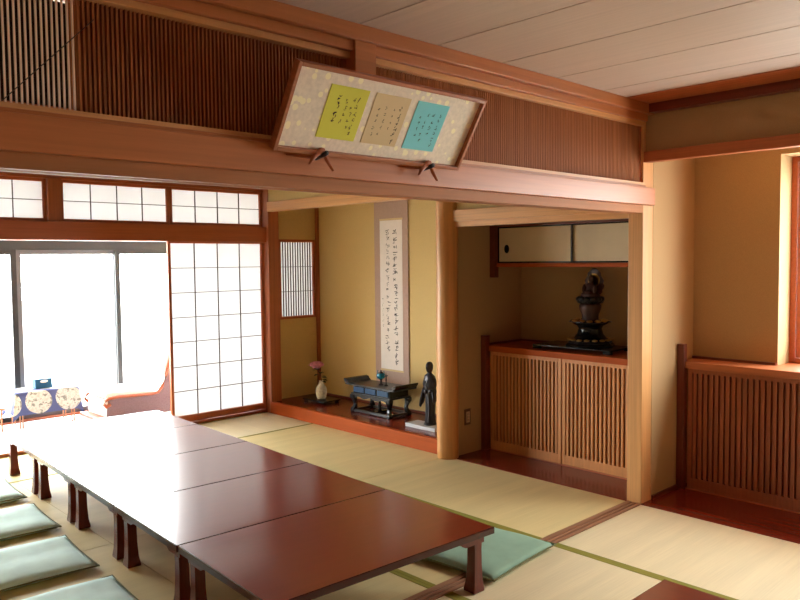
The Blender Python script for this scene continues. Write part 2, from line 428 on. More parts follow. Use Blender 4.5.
# back room
mat(-.92, .093, 0, 1.64, 'y', 'straw mat in front of the shelf recess, from floor sill to log pillar', sides=(-1,))
mat(-.92, 1.64, 0, 3.34, 'y', 'straw mat alongside the orange sill of the scroll alcove', sides=(-1,))
mat(-1.72, 3.34, 0, 4.135, 'x', 'sheen-pale straw mat before the paper screen in the corner by the alcove', m='tatami_sheen')
mat(-3.44, 3.34, -1.72, 4.135, 'x', 'straw mat under the window end of the tables')
mat(-5.0, 3.34, -3.44, 4.135, 'x', 'straw mat by the window beyond the cushions')
c0 = -.92
for j, nm in enumerate(('under the middle of the joined tables', 'between the tables and the row of cushions', 'under the row of pale cushions', 'beyond the row of cushions')):
    x1 = c0-j*.845; x0 = x1-.845
    sd_ = {1: (1,), 2: (-1,)}.get(j, (-1, 1))
    mat(x0, .093, x1, 1.72, 'y', 'back room straw mat '+nm+', floor sill half', sides=sd_)
    mat(x0, 1.72, x1, 3.34, 'y', 'back room straw mat '+nm+', window half', sides=sd_)
mat(-5.0, .093, c0-4*.845, 3.34, 'y', 'narrow straw mat along the plaster wall of the back room')
# front room
mat(-.92, -1.75, 0, 0.001, 'y', 'front room straw mat against the window alcove and square post', sides=(-1,), m='tatami_sheen')
mat(-.92, -3.5, 0, -1.75, 'y', 'front room straw mat against the window alcove, away from the sill', sides=(-1,), m='tatami_sheen')
for j, nm in enumerate(('with the green cushion on its corner', 'next to the near table end', 'third from the alcove', 'fourth from the alcove')):
    x1 = c0-j*.845; x0 = x1-.845
    mat(x0, -1.75, x1, 0.001, 'y', 'front room straw mat '+nm+', touching the sill', m='tatami_sheen')
    mat(x0, -3.5, x1, -1.75, 'y', 'front room straw mat '+nm+', one row off the sill', m='tatami_sheen')
mat(-5.0, -3.5, c0-4*.845, .001, 'y', 'narrow straw mat along the plaster wall of the front room', m='tatami_sheen')
mat(-2.5, -4.6, 0, -3.5, 'x', 'straw mat by the back window on the alcove side', m='tatami_sheen')
mat(-5.0, -4.6, -2.5, -3.5, 'x', 'straw mat by the back window on the plaster wall side', m='tatami_sheen')

# ------------------------------------------------------------------ window wall of the back room
struct('trim_23', B(-3.6, 4.10, 1.722, .15, 4.25, 1.875), 'redframe', 'reddish lintel between paper screens and transom windows', 'trim', .003)
struct('trim_24', B(-3.6, 4.14, 2.225, .012, 4.24, 2.272), 'redframe', 'reddish head rail over the transom windows', 'trim', .002)
struct('trim_25', B(-2.062, 4.12, 1.875, -1.955, 4.24, 2.225), 'cedar_z', 'short reddish post between two transom windows', 'post', .002)
struct('trim_26', B(-3.6, 4.14, -.05, .012, 4.25, .028), 'redframe', 'reddish floor sill under the paper screen', 'sill')
def paper_window(name, x0, x1, z0, z1, y, nx, nz, fw, label, fmat='redframe', kind='structure', barw=.005, bot=None):
    t = thing(name, ((x0+x1)/2, y, z0), label, 'paper screen' if name.startswith('door') else 'window', kind=kind)
    bot = bot or fw
    MB().box(x0, y, z0, x0+fw, y+.03, z1).box(x1-fw, y, z0, x1, y+.03, z1).box(x0+fw, y, z0, x1-fw, y+.03, z0+bot).box(x0+fw, y, z1-fw, x1-fw, y+.03, z1).build('frame', fmat, t, .002)
    X0, X1, Z0, Z1 = x0+fw, x1-fw, z0+bot, z1-fw
    mb = MB()
    for i in range(1, nx): xx = X0+(X1-X0)*i/nx; mb.box(xx-barw/2, y+.006, Z0, xx+barw/2, y+.02, Z1)
    for i in range(1, nz): zz = Z0+(Z1-Z0)*i/nz; mb.box(X0, y+.007, zz-.0028, X1, y+.021, zz+.0028)
    mb.build('lattice', 'bar', t)
    B(X0-.003, y+.022, Z0-.003, X1+.003, y+.0232, Z1+.003).build('paper', 'shoji', t)
    return t
paper_window('door_1', -1.02, .010, .03, 1.735, 4.15, 4, 7, .028, 'tall sliding paper screen with four columns of panes beside the corner post', bot=.062)
paper_window('window_1', -.985, .010, 1.876, 2.226, 4.16, 4, 2, .026, 'paper transom window above the sliding screen, against the corner post')
paper_window('window_2', -1.954, -.988, 1.876, 2.226, 4.16, 4, 2, .026, 'paper transom window between the short post and the corner one')
paper_window('window_3', -3.02, -2.063, 1.876, 2.226, 4.16, 4, 2, .026, 'paper transom window cut by the picture edge')
paper_window('window_10', -3.6, -3.022, 1.876, 2.226, 4.16, 3, 2, .026, 'paper transom window outside the picture')
tw = paper_window('window_4', sx0, sx1, sz0, sz1, YF-.004, 13, 3, .028, 'small paper window with close vertical slats in the scroll alcove', barw=.008)

# ------------------------------------------------------------------ veranda
M['veranda'] = cloth('pale veranda boards', srgb(224, 224, 224), .5, .03)
struct('floor_veranda', B(XL, 4.25, -.1, 1.0, 5.6, -.002), 'veranda', 'pale floor of the sunlit veranda', 'floor')
struct('ceiling_veranda', B(XL, 4.24, 2.40, 1.0, 5.6, ZC), 'plaster_pale', 'pale ceiling of the veranda', 'ceiling')
struct('wall_veranda', MB().box(.95, 4.24, 0, 1.0, 5.6, 2.4), 'plaster_pale', 'cream end wall of the veranda behind the paper screen', 'wall')
struct('ground', B(-30, 5.7, -.5, 20, 40, -.4).box(3, -30, -.5, 30, 5.7, -.4).box(-30, -40, -.5, 3, -5.2, -.4), 'gravel', 'pale garden ground outside the windows', 'ground')
struct('trim_27', MB().box(XL, 5.47, 1.665, .95, 5.56, 1.78)  .box(XL, 5.47, 2.33, .95, 5.56, 2.40), 'alu_dark', 'grey aluminium head rail of the veranda glass doors', 'rail')
struct('trim_28', B(XL, 5.45, -.002, .95, 5.56, .014), 'chairwood', 'thin wooden bottom rail of the veranda glass doors', 'sill')
def glass_door(x0, x1, y, label, n):
    t = thing('door_%d' % n, ((x0+x1)/2, y, .014), label, 'glass door', kind='structure')
    MB().box(x0, y, .014, x0+.05, y+.03, 1.665).box(x1-.05, y, .014, x1, y+.03, 1.665).box(x0+.05, y, .014, x1-.05, y+.03, .06).box(x0+.05, y, 1.62, x1-.05, y+.03, 1.665).build('frame', 'alu_dark' if n % 2 == 0 else 'alu', t, .002)
    B(x0+.05, y+.012, .06, x1-.05, y+.017, 1.62).build('pane', 'glass', t)
glass_door(-2.9, -1.916, 5.475, 'aluminium glass door of the veranda past the dark meeting stile', 2)
glass_door(-1.914, -.905, 5.51, 'wide aluminium glass door between the dark and the pale stile', 3)
glass_door(-.95, .0, 5.475, 'aluminium glass door partly behind the paper screen', 4)
glass_door(.0, .95, 5.51, 'aluminium glass door hidden behind the paper screen', 5)
glass_door(-3.9, -2.86, 5.51, 'aluminium glass door beyond the picture edge', 6)
glass_door(-4.98, -3.86, 5.475, 'aluminium glass door at the veranda end', 7)
t = thing('window_5', (-2, 5.5, 1.78), 'clear glass strip above the veranda doors', 'window', kind='structure')
B(XL, 5.505, 1.78, .95, 5.51, 2.33).build('pane', 'glass', t)

# side table with cloth
t = thing('side_table', (-1.785, 5.25, 0), 'low side table on thin bamboo legs under a blue cloth on the veranda', 'table')
B(-2.06, 5.13, .315, -1.51, 5.42, .333).build('table_top', 'bamboo', t)
for a, b in ((-2.02, 5.16), (-1.55, 5.16), (-2.02, 5.39), (-1.55, 5.39)):
    mb = MB()
    mb.tube([(a-.008, b, -.002), (a-.008, b, .16), (a-.004, b, .315)], .006).tube([(a+.016, b, -.002), (a+.016, b, .16), (a+.008, b, .315)], .006)
    mb.build('leg', 'bamboo', t, smooth=True)
mb = MB(); N = 44; rings = []
def cloth_ring(e, z, wave, lift=0):
    x0, x1, y0, y1 = -2.065-e, -1.505+e, 5.122-e, 5.428+e
    pts = []
    for i in range(14): pts.append((x0+(x1-x0)*i/14, y0))
    for i in range(8): pts.append((x1, y0+(y1-y0)*i/8))
    for i in range(14): pts.append((x1-(x1-x0)*i/14, y1))
    for i in range(8): pts.append((x0, y1-(y1-y0)*i/8))
    out = []
    cx, cy = (x0+x1)/2, (y0+y1)/2
    for i, (px, py) in enumerate(pts):
        k = wave*math.sin(i*1.7); c = max(0, abs(px-cx)/((x1-x0)/2)-.9)*10*max(0, abs(py-cy)/((y1-y0)/2)-.9)*10
        d = Vector((px-cx, py-cy)).normalized()
        out.append((px+d.x*(k+c*e*1.6), py+d.y*(k+c*e*.8), z-lift*c))
    return out
rings = [cloth_ring(-.12, .336, 0), cloth_ring(-.01, .3385, 0), cloth_ring(.0, .335, 0), cloth_ring(.004, .32, 0), cloth_ring(.01, .24, .003), cloth_ring(.016, .16, .005, .03), cloth_ring(.02, .128, .006, .05)]
R_ = [[mb.bm.verts.new(p) for p in r] for r in rings]
for a, b in zip(R_, R_[1:]):
    for i in range(44): mb.bm.faces.new([a[i], a[(i+1)%44], b[(i+1)%44], b[i]])
mb.bm.faces.new(R_[0])
o = tag(mb.build('tablecloth', 'roundel', smooth=True), 'blue cloth with pale patterned roundels draped over the veranda side table', 'tablecloth')
sd = o.modifiers.new('thick', 'SOLIDIFY'); sd.thickness = .002
t = thing('tissue_box', (-1.78, 5.28, .339), 'small dark blue box with white top opening on the draped side table', 'box')
B(-1.86, 5.235, .339, -1.705, 5.32, .43).build('box_body', 'bluebox', t, .004)
MB().ball((-1.78, 5.234, .405), .035, .006, .014).build('white_opening', 'tissue', t, smooth=True)
# low lounge chair
t = thing('lounge_chair', (-1.0, 5.1, 0), 'low lounge chair with orange bentwood rails and cream cushions behind the paper screen', 'chair')
prof = [(-1.285, .155), (-1.325, .135), (-1.345, .16), (-1.335, .195), (-1.30, .215), (-1.2, .222), (-1.0, .212), (-.86, .205), (-.79, .215), (-.745, .27), (-.70, .38), (-.655, .52), (-.62, .64)]
for yy in (4.9, 5.38):
    MB().tube([(x, yy, z) for x, z in prof], .017, 10).build('side_rail', 'chairwood', t, smooth=True)
    MB().prism([(-1.325, .0), (-.66, .0), (-.62, .55), (-.66, .50), (-.70, .37), (-.75, .255), (-.80, .2), (-1.0, .195), (-1.2, .205), (-1.29, .19), (-1.31, .13)], 'y', yy+.002, yy+.012).build('side_panel', 'cane', t)
B(-1.318, 4.914, .03, -1.303, 5.366, .2).build('front_panel', 'chaircloth', t, .004)
B(-1.40, 4.89, .0, -1.27, 5.39, .03).build('foot_board', 'chairwood', t, .004)
MB().prism([(-1.30, .2), (-1.33, .235), (-1.3, .27), (-1.0, .27), (-.84, .265), (-.80, .22), (-1.0, .2)], 'y', 4.925, 5.36).build('seat_cushion', 'chaircloth', t, .015)
bc = MB().prism([(-.86, .27), (-.80, .225), (-.735, .28), (-.60, .66), (-.66, .70), (-.72, .66)], 'y', 4.925, 5.36).build('back_cushion', 'chaircloth', t, .015)
for zz, q in ((.42, .0), (.55, -.0)):
    for yy in (5.0, 5.14, 5.28): MB().ball((-.86+.15*(zz-.27)/.4-.0, yy, zz), .012).build('button', 'bronze', bc, smooth=True)
t = thing('stool', (-2.3, 5.2, 0), 'thin legged low stool cut by the picture edge on the veranda', 'stool')
B(-2.5, 5.1, .2, -2.17, 5.4, .22).build('seat', 'bamboo', t, .004)
for a, b in ((-2.485, 5.12), (-2.195, 5.12), (-2.485, 5.38), (-2.195, 5.38)):
    MB().tube([(a, b, -.002), (a, b, .2)], .008).build('leg', 'bamboo', t, smooth=True)

# ------------------------------------------------------------------ low tables
ZT = .305; TW, TL = 1.18, .7352
def make_table(loc, rz, label, group):
    t = thing('low_table', loc, label, 'table', group, local=True, rz=rz)
    w, l = TW/2, TL/2
    e = .0045
    MB().box(-w+e, -l+e, ZT-.03, w-e, l-e, ZT).build('tabletop', 'table', t)
    MB().prism([(-l, ZT-.03), (-l, ZT-.006), (-l+.0012, ZT-.001), (-l+e, ZT), (-l+e, ZT-.03)], 'x', -w, w).prism([(l-e, ZT-.03), (l-e, ZT), (l-.0012, ZT-.001), (l, ZT-.006), (l, ZT-.03)], 'x', -w, w).prism([(-w, ZT-.03), (-w, ZT-.006), (-w+.0012, ZT-.001), (-w+e, ZT), (-w+e, ZT-.03)], 'y', -l+e, l-e).prism([(w-e, ZT-.03), (w-e, ZT), (w-.0012, ZT-.001), (w, ZT-.006), (w, ZT-.03)], 'y', -l+e, l-e).build('shade_band', 'table_edge_shade', t)  # rim darkened to stand for the shade in the joints between tables
    # shaped aprons: deeper bracket at the ends
    def apron(along, s):
        if along == 'x':
            a = w-.03
            poly = [(-a, ZT-.03), (-a, ZT-.072), (-a+.12, ZT-.072), (-a+.14, ZT-.062), (-a+.16, ZT-.045), (a-.16, ZT-.045), (a-.14, ZT-.062), (a-.12, ZT-.072), (a, ZT-.072), (a, ZT-.03)]
            return MB().prism(poly, 'y', s*(l-.035), s*(l-.055))
        a = l-.056
        poly = [(-a, ZT-.03), (-a, ZT-.072), (-a+.09, ZT-.072), (-a+.11, ZT-.062), (-a+.13, ZT-.045), (a-.13, ZT-.045), (a-.11, ZT-.062), (a-.09, ZT-.072), (a, ZT-.072), (a, ZT-.03)]
        return MB().prism(poly, 'x', s*(w-.03), s*(w-.05))
    for s in (-1, 1):
        apron('x', s).build('apron', 'table_leg', t); apron('y', s).build('apron', 'table_leg', t)
    for sx in (-1, 1):
        for sy in (-1, 1):
            cx, cy = sx*(w-.058), sy*(l-.072); rings = []
            for z, h in ((0, .034), (.012, .034), (.05, .028), (.12, .0245), (.2, .0235), (ZT-.072, .025)):
                ox, oy = sx*(.034-h)*.2, sy*(.034-h)*.2
                rings.append([(cx+ox-h, cy+oy-h, z), (cx+ox+h, cy+oy-h, z), (cx+ox+h, cy+oy+h, z), (cx+ox-h, cy+oy+h, z)])
            MB().loft(rings).build('leg', 'table_leg', t, .003)
    return t
RT = -.047; tabs = [(-2.108+.738*k*math.sin(-RT), 1.764+.738*k*math.cos(RT), RT) for k in (-2, -1, 0, 1, 2)]
labs = ['red lacquered table at the near end of the joined row, end leg in full view', 'second joined low table from the near end, half in window glare',
        'middle one of five joined low red tables', 'fourth joined low table, mostly white with window glare', 'low red table at the window end of the joined row']
t0 = None
for (x, y, r), lb in zip(tabs, labs):
    t0 = make_table((x, y, .002), r, lb, 'five low tables joined in a row') if t0 is None else (dup(t0, (x, y, .002), r, lb) and t0)
dup(t0, (-1.575-TL/2-.01+.0, -.958-TW/2+.0, .002), PI/2, 'separate low red table in the front room, only its corner in view', 'tables of the front room')
t0.scale.y = 1.05; t0.location.y -= .0185; t0.location.x += .004

# ------------------------------------------------------------------ floor cushions
def make_cushion(loc, rz, m, label, group, W=.57, L=.55, H=.055, seed=0):
    rnd = random.Random(seed); mb = MB(); N = 18; g = {}
    def shape(u, v, s):
        e = (1-abs(u)**5)*(1-abs(v)**5); e = max(0, e)**.5
        pull = 1-.035*(1-abs(v)**2)*abs(u)**3*1-.0; pull2 = 1-.035*(1-abs(u)**2)*abs(v)**3
        wob = .0025*math.sin(5*u+seed)+.002*math.sin(7*v+2*seed)
        z = H*.42+s*(H*.5*e+wob*e)
        if s < 0: z = max(.001, z)
        return (u*W/2*pull, v*L/2*pull2, z)
    for s in (1, -1):
        for i in range(N+1):
            for j in range(N+1):
                u, v = -1+2*i/N, -1+2*j/N
                if s < 0 and (i in (0, N) or j in (0, N)): g[s, i, j] = g[1, i, j]
                else: g[s, i, j] = mb.bm.verts.new(shape(u, v, s))
        for i in range(N):
            for j in range(N): mb.bm.faces.new([g[s, i, j], g[s, i+1, j], g[s, i+1, j+1], g[s, i, j+1]])
    t = thing('floor_cushion', loc, label, 'cushion', group, local=True, rz=rz)
    mb.build('cover', m, t, smooth=True)
    pts = []
    for k in range(4):
        for i in range(N):
            a = -1+2*i/N; u, v = [(a, -1), (1, a), (-a, 1), (-1, -a)][k]; pts.append(Vector(shape(u, v, 1)))
    mb = MB(); n = len(pts); rr = []
    for i, p in enumerate(pts):
        tg = (pts[(i+1) % n]-pts[i-1]).normalized(); sd = tg.cross(Vector((0, 0, 1)))
        rr.append([mb.bm.verts.new(p+sd*.004*math.cos(a)+Vector((0, 0, 1))*.004*math.sin(a)) for a in (0, PI/3*1, PI/3*2, PI, PI/3*4, PI/3*5)])
    for i in range(n):
        for j in range(6): mb.bm.faces.new([rr[i][j], rr[i][(j+1)%6], rr[(i+1)%n][(j+1)%6], rr[(i+1)%n][j]])
    mb.build('piping', 'cushion_side', t, smooth=True)
    return t
gl = 'pale floor cushions along the window side of the tables'
make_cushion((-3.105, .985, .002), -.06, 'cushion_lit', 'pale-lit green floor cushion lowest in the row on the bare side of the tables', gl, seed=1)
make_cushion((-3.07, 1.70, .002), -.06, 'cushion_lit', 'pale-lit green floor cushion second from the picture corner', gl, seed=2)
make_cushion((-3.005, 2.41, .002), -.05, 'cushion_lit', 'pale-lit green floor cushion third from the picture corner, beside the table joint', gl, seed=3)
make_cushion((-2.965, 3.13, .002), -.05, 'cushion_lit', 'small seeming pale-lit green cushion closest to the veranda', gl, seed=4)
ga = 'green floor cushions along the alcove side of the tables'
make_cushion((-1.295, .215, .002), .10, 'cushion', 'sage green floor cushion sticking out under the near table end', ga, .59, .58, .06, 5)
make_cushion((-1.30, 1.63, .002), -.02, 'cushion_lit', 'pale-lit green cushion tucked under the table edge, only a strip showing', ga, .59, .56, .06, 6)

# ------------------------------------------------------------------ lattice cabinets
def lattice_door(parent, x, y0, y1, z0, z1, mat_, pitch, sw, stile=.03, rail_b=.07, rail_t=.03, bm='backing', bd=.05):
    mb = MB()
    mb.box(x, y0, z0, x+.03, y0+stile, z1).box(x, y1-stile, z0, x+.03, y1, z1).box(x, y0+stile, z0, x+.03, y1-stile, z0+rail_b).box(x, y0+stile, z1-rail_t, x+.03, y1-stile, z1)
    d = mb.build('door', mat_, parent, .0015)
    mb = MB(); n = round((y1-y0-2*stile)/pitch)
    for i in range(n):
        c = y0+stile+(i+.5)*(y1-y0-2*stile)/n; mb.box(x+.004, c-sw/2, z0+rail_b-.002, x+.022, c+sw/2, z1-rail_t+.002)
    mb.build('slats', mat_, d)
    B(x+bd, y0+.01, z0+.03, x+bd+.006, y1-.01, z1-.02).build('back_panel', bm, d)
    return d
t = thing('lattice_cabinet', (.6, .8, 0), 'long cabinet with pale slatted doors in the shelf recess, statue on top', 'cabinet')
B(.385, .102, .797, .868, 1.578, .843).build('cabinet_top', 'toko_front', t, .003)
B(.34, 1.533, .004, .40, 1.579, .925).build('end_post', 'dark_z', t, .003)
MB().box(.85, .102, .843, .868, 1.578, .858).box(.40, 1.56, .843, .868, 1.578, .858).build('edge_strip', 'dark_y', t)
B(.40, .102, .004, .44, 1.533, .012).build('track', 'cedar_y', t)
lattice_door(t, .402, .862, 1.531, .012, .797, 'lattice', .0335, .016)
lattice_door(t, .408, .118, .860, .012, .797, 'lattice', .0335, .016)
MB().box(.44, .102, .004, .868, .116, .797).box(.845, .116, .004, .868, 1.533, .797).build('carcass', 'backing', t)

t = thing('lattice_cabinet', (.6, -1.5, 0), 'low cabinet with reddish slatted doors under the window of the front alcove', 'cabinet')
B(.475, -3.0, .805, .69, -.002, .85).build('cabinet_top', 'cedar_y', t, .003)
B(.69, WY0+.002, .805, .985, WY1-.002, .849).build('window_ledge', 'cedar_y', t)
B(.455, -.05, .004, .50, -.002, .965).build('end_post', 'dark_z', t, .003)
MB().box(.672, -.54, .85, .689, -.002, .866).build('edge_strip', 'dark_y', t)
B(.49, -3.0, .004, .53, -.05, .012).build('track', 'cedar_y', t)
for k in range(4):
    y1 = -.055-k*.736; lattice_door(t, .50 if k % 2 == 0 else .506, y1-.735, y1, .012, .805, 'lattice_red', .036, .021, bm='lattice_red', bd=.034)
B(.66, -3.0, .004, .685, -.05, .8).build('carcass', 'backing', t)

# alcove window
t = thing('window_6', (.95, -1.5, .85), 'reddish framed window in the front alcove, cut by the picture edge', 'window', kind='structure')
mb = MB(); a, b, c, d = WY0, WY1, .85, WZ1
mb.box(.88, a, c, .96, a+.035, d).box(.88, b-.035, c, .96, b, d).box(.88, a+.035, c, .96, b-.035, c+.03).box(.88, a+.035, d-.035, .96, b-.035, d)
mb.build('frame', 'redframe', t, .002)
for k in range(2):
    y1 = b-.037-k*.94; y0 = y1-.945; xx = .895+.03*k
    s = MB().box(xx, y0, c+.032, xx+.025, y0+.045, d-.037).box(xx, y1-.045, c+.032, xx+.025, y1, d-.037).box(xx, y0+.045, c+.032, xx+.025, y1-.045, c+.085).box(xx, y0+.045, d-.085, xx+.025, y1-.045, d-.037).build('sash', 'redframe', t, .002)
    B(xx+.01, y0+.045, c+.085, xx+.014, y1-.045, d-.085).build('pane', 'glass', s)

# hanging cupboard in the recess
t = thing('wall_cupboard', (.65, .8, 1.47), 'shallow cupboard with ivory sliding doors hung under the recess ceiling', 'cupboard')
B(.485, .102, 1.468, .868, 1.578, 1.497).build('bottom_board', 'toko_front', t, .002)
B(.455, 1.53, 1.383, .51, 1.579, 1.80).build('end_post', 'dark_z', t, .003)
for (y0, y1, xx, pull) in ((.835, 1.53, .50, True), (.102, .86, .515, False)):
    d = MB().box(xx, y0, 1.50, xx+.014, y0+.012, 1.785).box(xx, y1-.012, 1.50, xx+.014, y1, 1.785).box(xx, y0+.012, 1.50, xx+.014, y1-.012, 1.51).box(xx, y0+.012, 1.775, xx+.014, y1-.012, 1.785).build('door', 'black', t)
    B(xx+.003, y0+.012, 1.51, xx+.011, y1-.012, 1.775).build('door_paper', 'fusuma', d)
    if pull:
        mb = MB(); n = 18
        mb.loft([[(xx+.0035-k, 1.442+.026*q*math.cos(2*PI*i/n)*.9, 1.61+.034*q*math.sin(2*PI*i/n)) for i in range(n)] for k, q in ((0, 1), (.004, 1), (.004, .75), (.001, .6))])
        mb.build('door_pull', 'black', d, smooth=False)
B(.50, .102, 1.785, .53, 1.53, 1.80).build('head_rail', 'dark_y', t)

# outlet
t = thing('wall_outlet', (.172, 1.575, .295), 'tan wall outlet low on the plaster beside the log pillar', 'outlet')
B(.138, 1.572, .232, .208, 1.58, .358).build('cover_plate', 'plastic_tan', t, .002)
s = B(.155, 1.568, .252, .191, 1.572, .338).build('socket', 'plastic_pale', t, .001)
mb = MB()
for z in (.272, .295, .318): mb.box(.165, 1.5672, z-.006, .168, 1.5682, z+.006).box(.178, 1.5672, z-.006, .181, 1.5682, z+.006)
mb.build('slot', 'black', s)

# ------------------------------------------------------------------ brush writing
def brush(mb, P, cx, cy, w, h, rnd, n=5, wt=.1):
    """loose brush strokes filling a w x h cell: P(u, v) maps the sheet to space"""
    for k in range(n):
        kind = rnd.random()
        x, y = cx+rnd.uniform(-.3, .3)*w, cy+rnd.uniform(-.38, .38)*h
        if kind < .4: dx, dy = rnd.uniform(.35, .8)*w, rnd.uniform(-.02, .16)*h
        elif kind < .75: dx, dy = rnd.uniform(-.25, .1)*w, -rnd.uniform(.3, .6)*h
        else: dx, dy = rnd.uniform(-.5, .5)*w, -rnd.uniform(.2, .4)*h
        bx, by = rnd.uniform(-.15, .15)*w, rnd.uniform(-.12, .12)*h
        L, Rr = [], []
        for i in range(6):
            t_ = i/5; px = x+dx*(t_-.5)+bx*4*t_*(1-t_); py = y+dy*(t_-.5)+by*4*t_*(1-t_)
            wd = wt*w*(.35+.65*(1-t_)**.7)*(.6 if i == 0 else 1)*.5
            ln = math.hypot(dx, dy)+1e-9; nx, ny = -dy/ln*wd, dx/ln*wd
            L.append(mb.bm.verts.new(P(px+nx, py+ny))); Rr.append(mb.bm.verts.new(P(px-nx, py-ny)))
        for i in range(5): mb.bm.faces.new([L[i], L[i+1], Rr[i+1], Rr[i]])

# ------------------------------------------------------------------ hanging scroll
t = thing('hanging_scroll', (.675, 2.97, .3), 'tall hanging scroll with two columns of brush writing on mauve silk', 'scroll')
ya, yb = 2.735, 3.205
mb = MB(); mb.box(.668, ya, .335, .672, yb, 2.3); mb.build('silk_mount', 'mount', t)
MB().tube([(.664, ya-.012, .33), (.664, yb+.012, .33)], .013, 12).build('bottom_roller', 'dark_y', t, smooth=True)
MB().tube([(.667, ya, 2.305), (.667, yb, 2.305)], .008, 8).build('top_rod', 'dark_y', t, smooth=True)
pp = B(.6655, 2.812, .478, .668, 3.122, 1.91).build('writing_sheet', 'scroll_paper', t)
B(.6656, 2.806, 1.911, .6682, 3.128, 1.928).build('sheet_edging', 'card_beige', t); B(.6656, 2.806, .460, .6682, 3.128, .477).build('sheet_edging', 'card_beige', t)
rnd = random.Random(11); mb = MB()
SP = lambda u, v: (.6648, -u, v)
for i in range(20): brush(mb, SP, -2.905+rnd.uniform(-.008, .008), 1.80-i*.0655, .062, .058, rnd, rnd.choice((4, 5, 6, 7)), .12)
for i in range(19): brush(mb, SP, -3.015+rnd.uniform(-.008, .008), 1.80-i*.0625, .056, .054, rnd, rnd.choice((3, 4, 5, 6)), .11)
for i in range(6): brush(mb, SP, -3.085+rnd.uniform(-.004, .004), 1.15-i*.05, .028, .036, rnd, 3, .1)
mb.build('brush_writing', 'ink', pp)

# ------------------------------------------------------------------ framed writing on the beam
BL = Vector((-2.73, -.062, 1.930)); U = Vector((1, 0, 0)); V = Vector((0, -.165, .275)).normalized(); Nn = V.cross(U).normalized()  # Nn towards the viewer
if Nn.y > 0: Nn = -Nn
W_, H_ = .968, .322
def PQ(u, v, d=0): return tuple(BL+U*u+V*v+Nn*d)
def slab(mb, u0, v0, u1, v1, d0, d1):
    c = [PQ(u, v, d) for d in (d0, d1) for u, v in ((u0, v0), (u1, v0), (u1, v1), (u0, v1))]
    v = [mb.bm.verts.new(p) for p in c]
    for f in [(3,2,1,0),(4,5,6,7),(0,1,5,4),(1,2,6,5),(2,3,7,6),(3,0,4,7)]: mb.bm.faces.new([v[i] for i in f])
    return mb
t = thing('framed_calligraphy', tuple(BL), 'framed panel with three coloured writing cards tilted forward on the tie beam', 'framed panel')
mb = MB(); fr = .015
slab(mb, 0, 0, fr, H_, -.015, .018); slab(mb, W_-fr, 0, W_, H_, -.015, .018); slab(mb, fr, 0, W_-fr, fr, -.015, .018); slab(mb, fr, H_-fr, W_-fr, H_, -.015, .018)
mb.build('frame', 'plaque_frame', t, .002)
slab(MB(), fr, fr, W_-fr, H_-fr, -.012, -.002).build('mat_board', 'fleck', t)
rnd = random.Random(5)
for (u0, u1, m, lb, cols) in ((.172, .352, 'card_yellow', 'yellow green writing card', [(.78, .62, 6, .9), (.66, .58, 5, .8), (.5, .5, 4, .8), (.3, .6, 4, 1.3)]),
                             (.386, .566, 'card_beige', 'tan writing card', [(.82, .55, 6, 1.1), (.62, .5, 4, .6), (.4, .5, 5, .7), (.2, .45, 5, .7)]),
                             (.606, .784, 'card_teal', 'teal writing card', [(.82, .6, 6, .9), (.62, .5, 4, 1.0), (.42, .5, 5, .8), (.22, .4, 4, .8)])):
    c = slab(MB(), u0, .064, u1, .264, -.002, .0005).build('writing_card', m, t); c['label'] = lb
    mb = MB()
    for (fu, top, n, k) in cols:
        for i in range(n):
            brush(mb, lambda u, v: PQ(u, v, .0012), u0+(u1-u0)*(fu)+rnd.uniform(-.004, .004), .225-(.66-top)*.08-i*.026, .016*k, .022*k, rnd, 4, .2)
    mb.build('brush_writing', 'ink', c)
for (hx, lb) in ((-2.52, 'reddish plaque hook under the yellow green card end'), (-1.955, 'reddish plaque hook under the teal card end')):
    t = thing('plaque_hook', (hx, -.05, 1.91), lb, 'hook', 'hooks holding the framed panel')
    MB().prism([(hx-.058, 1.884), (hx-.042, 1.914), (hx-.006, 1.950), (hx+.010, 1.948), (hx+.026, 1.915), (hx+.054, 1.866), (hx+.024, 1.9), (hx+.004, 1.934), (hx-.024, 1.913)], 'y', -.09, -.072).build('arch', 'cedar_x', t, .003)
    MB().tube([(hx+.008, -.034, 1.917), (hx+.008, -.09, 1.925), (hx+.008, -.104, 1.93)], .009, 10).build('peg', 'bronze', t, smooth=True)
    MB().tube([(hx-.032, -.066, 1.912), (hx-.08, -.046, 1.916), (hx-.13, -.041, 1.918)], .006, 6, .003).build('tail', 'cedar_x', t, smooth=True)

# ------------------------------------------------------------------ scroll alcove objects
ZK = .108
# flower on its tray
t = thing('display_tray', (.37, 3.69, ZK), 'low black lacquer tray under the flower vase', 'tray')
B(.26, 3.53, ZK+.022, .48, 3.87, ZK+.036).build('tray_top', 'black', t, .004)
for a, b in ((.285, 3.56), (.285, 3.84), (.455, 3.56), (.455, 3.84)):
    MB().lathe([(.022, 0), (.018, .008), (.024, .022)], (a, b, ZK), 10).build('foot', 'black', t, smooth=True)
vz = ZK+.036; vc = (.37, 3.70, vz)
t = thing('flower_vase', vc, 'squat pale crackled vase holding one pink flower', 'vase')
MB().lathe([(.001, 0), (.04, 0), (.047, .012), (.056, .05), (.057, .085), (.05, .115), (.034, .135), (.02, .146), (.018, .168), (.023, .18), (.019, .18), (.014, .165), (.014, .14)], vc, 26).build('body', 'vase', t, smooth=True)
for s in (-1, 1):
    MB().tube([(.37, 3.70+s*.018, vz+.165), (.37, 3.70+s*.034, vz+.158), (.37, 3.70+s*.042, vz+.14), (.37, 3.70+s*.04, vz+.125)], .005, 8).build('handle', 'vase', t, smooth=True)
t = thing('peony', (.37, 3.70, vz+.15), 'single pink peony standing in the pale vase', 'flower')
hd = Vector((.365, 3.765, .462))
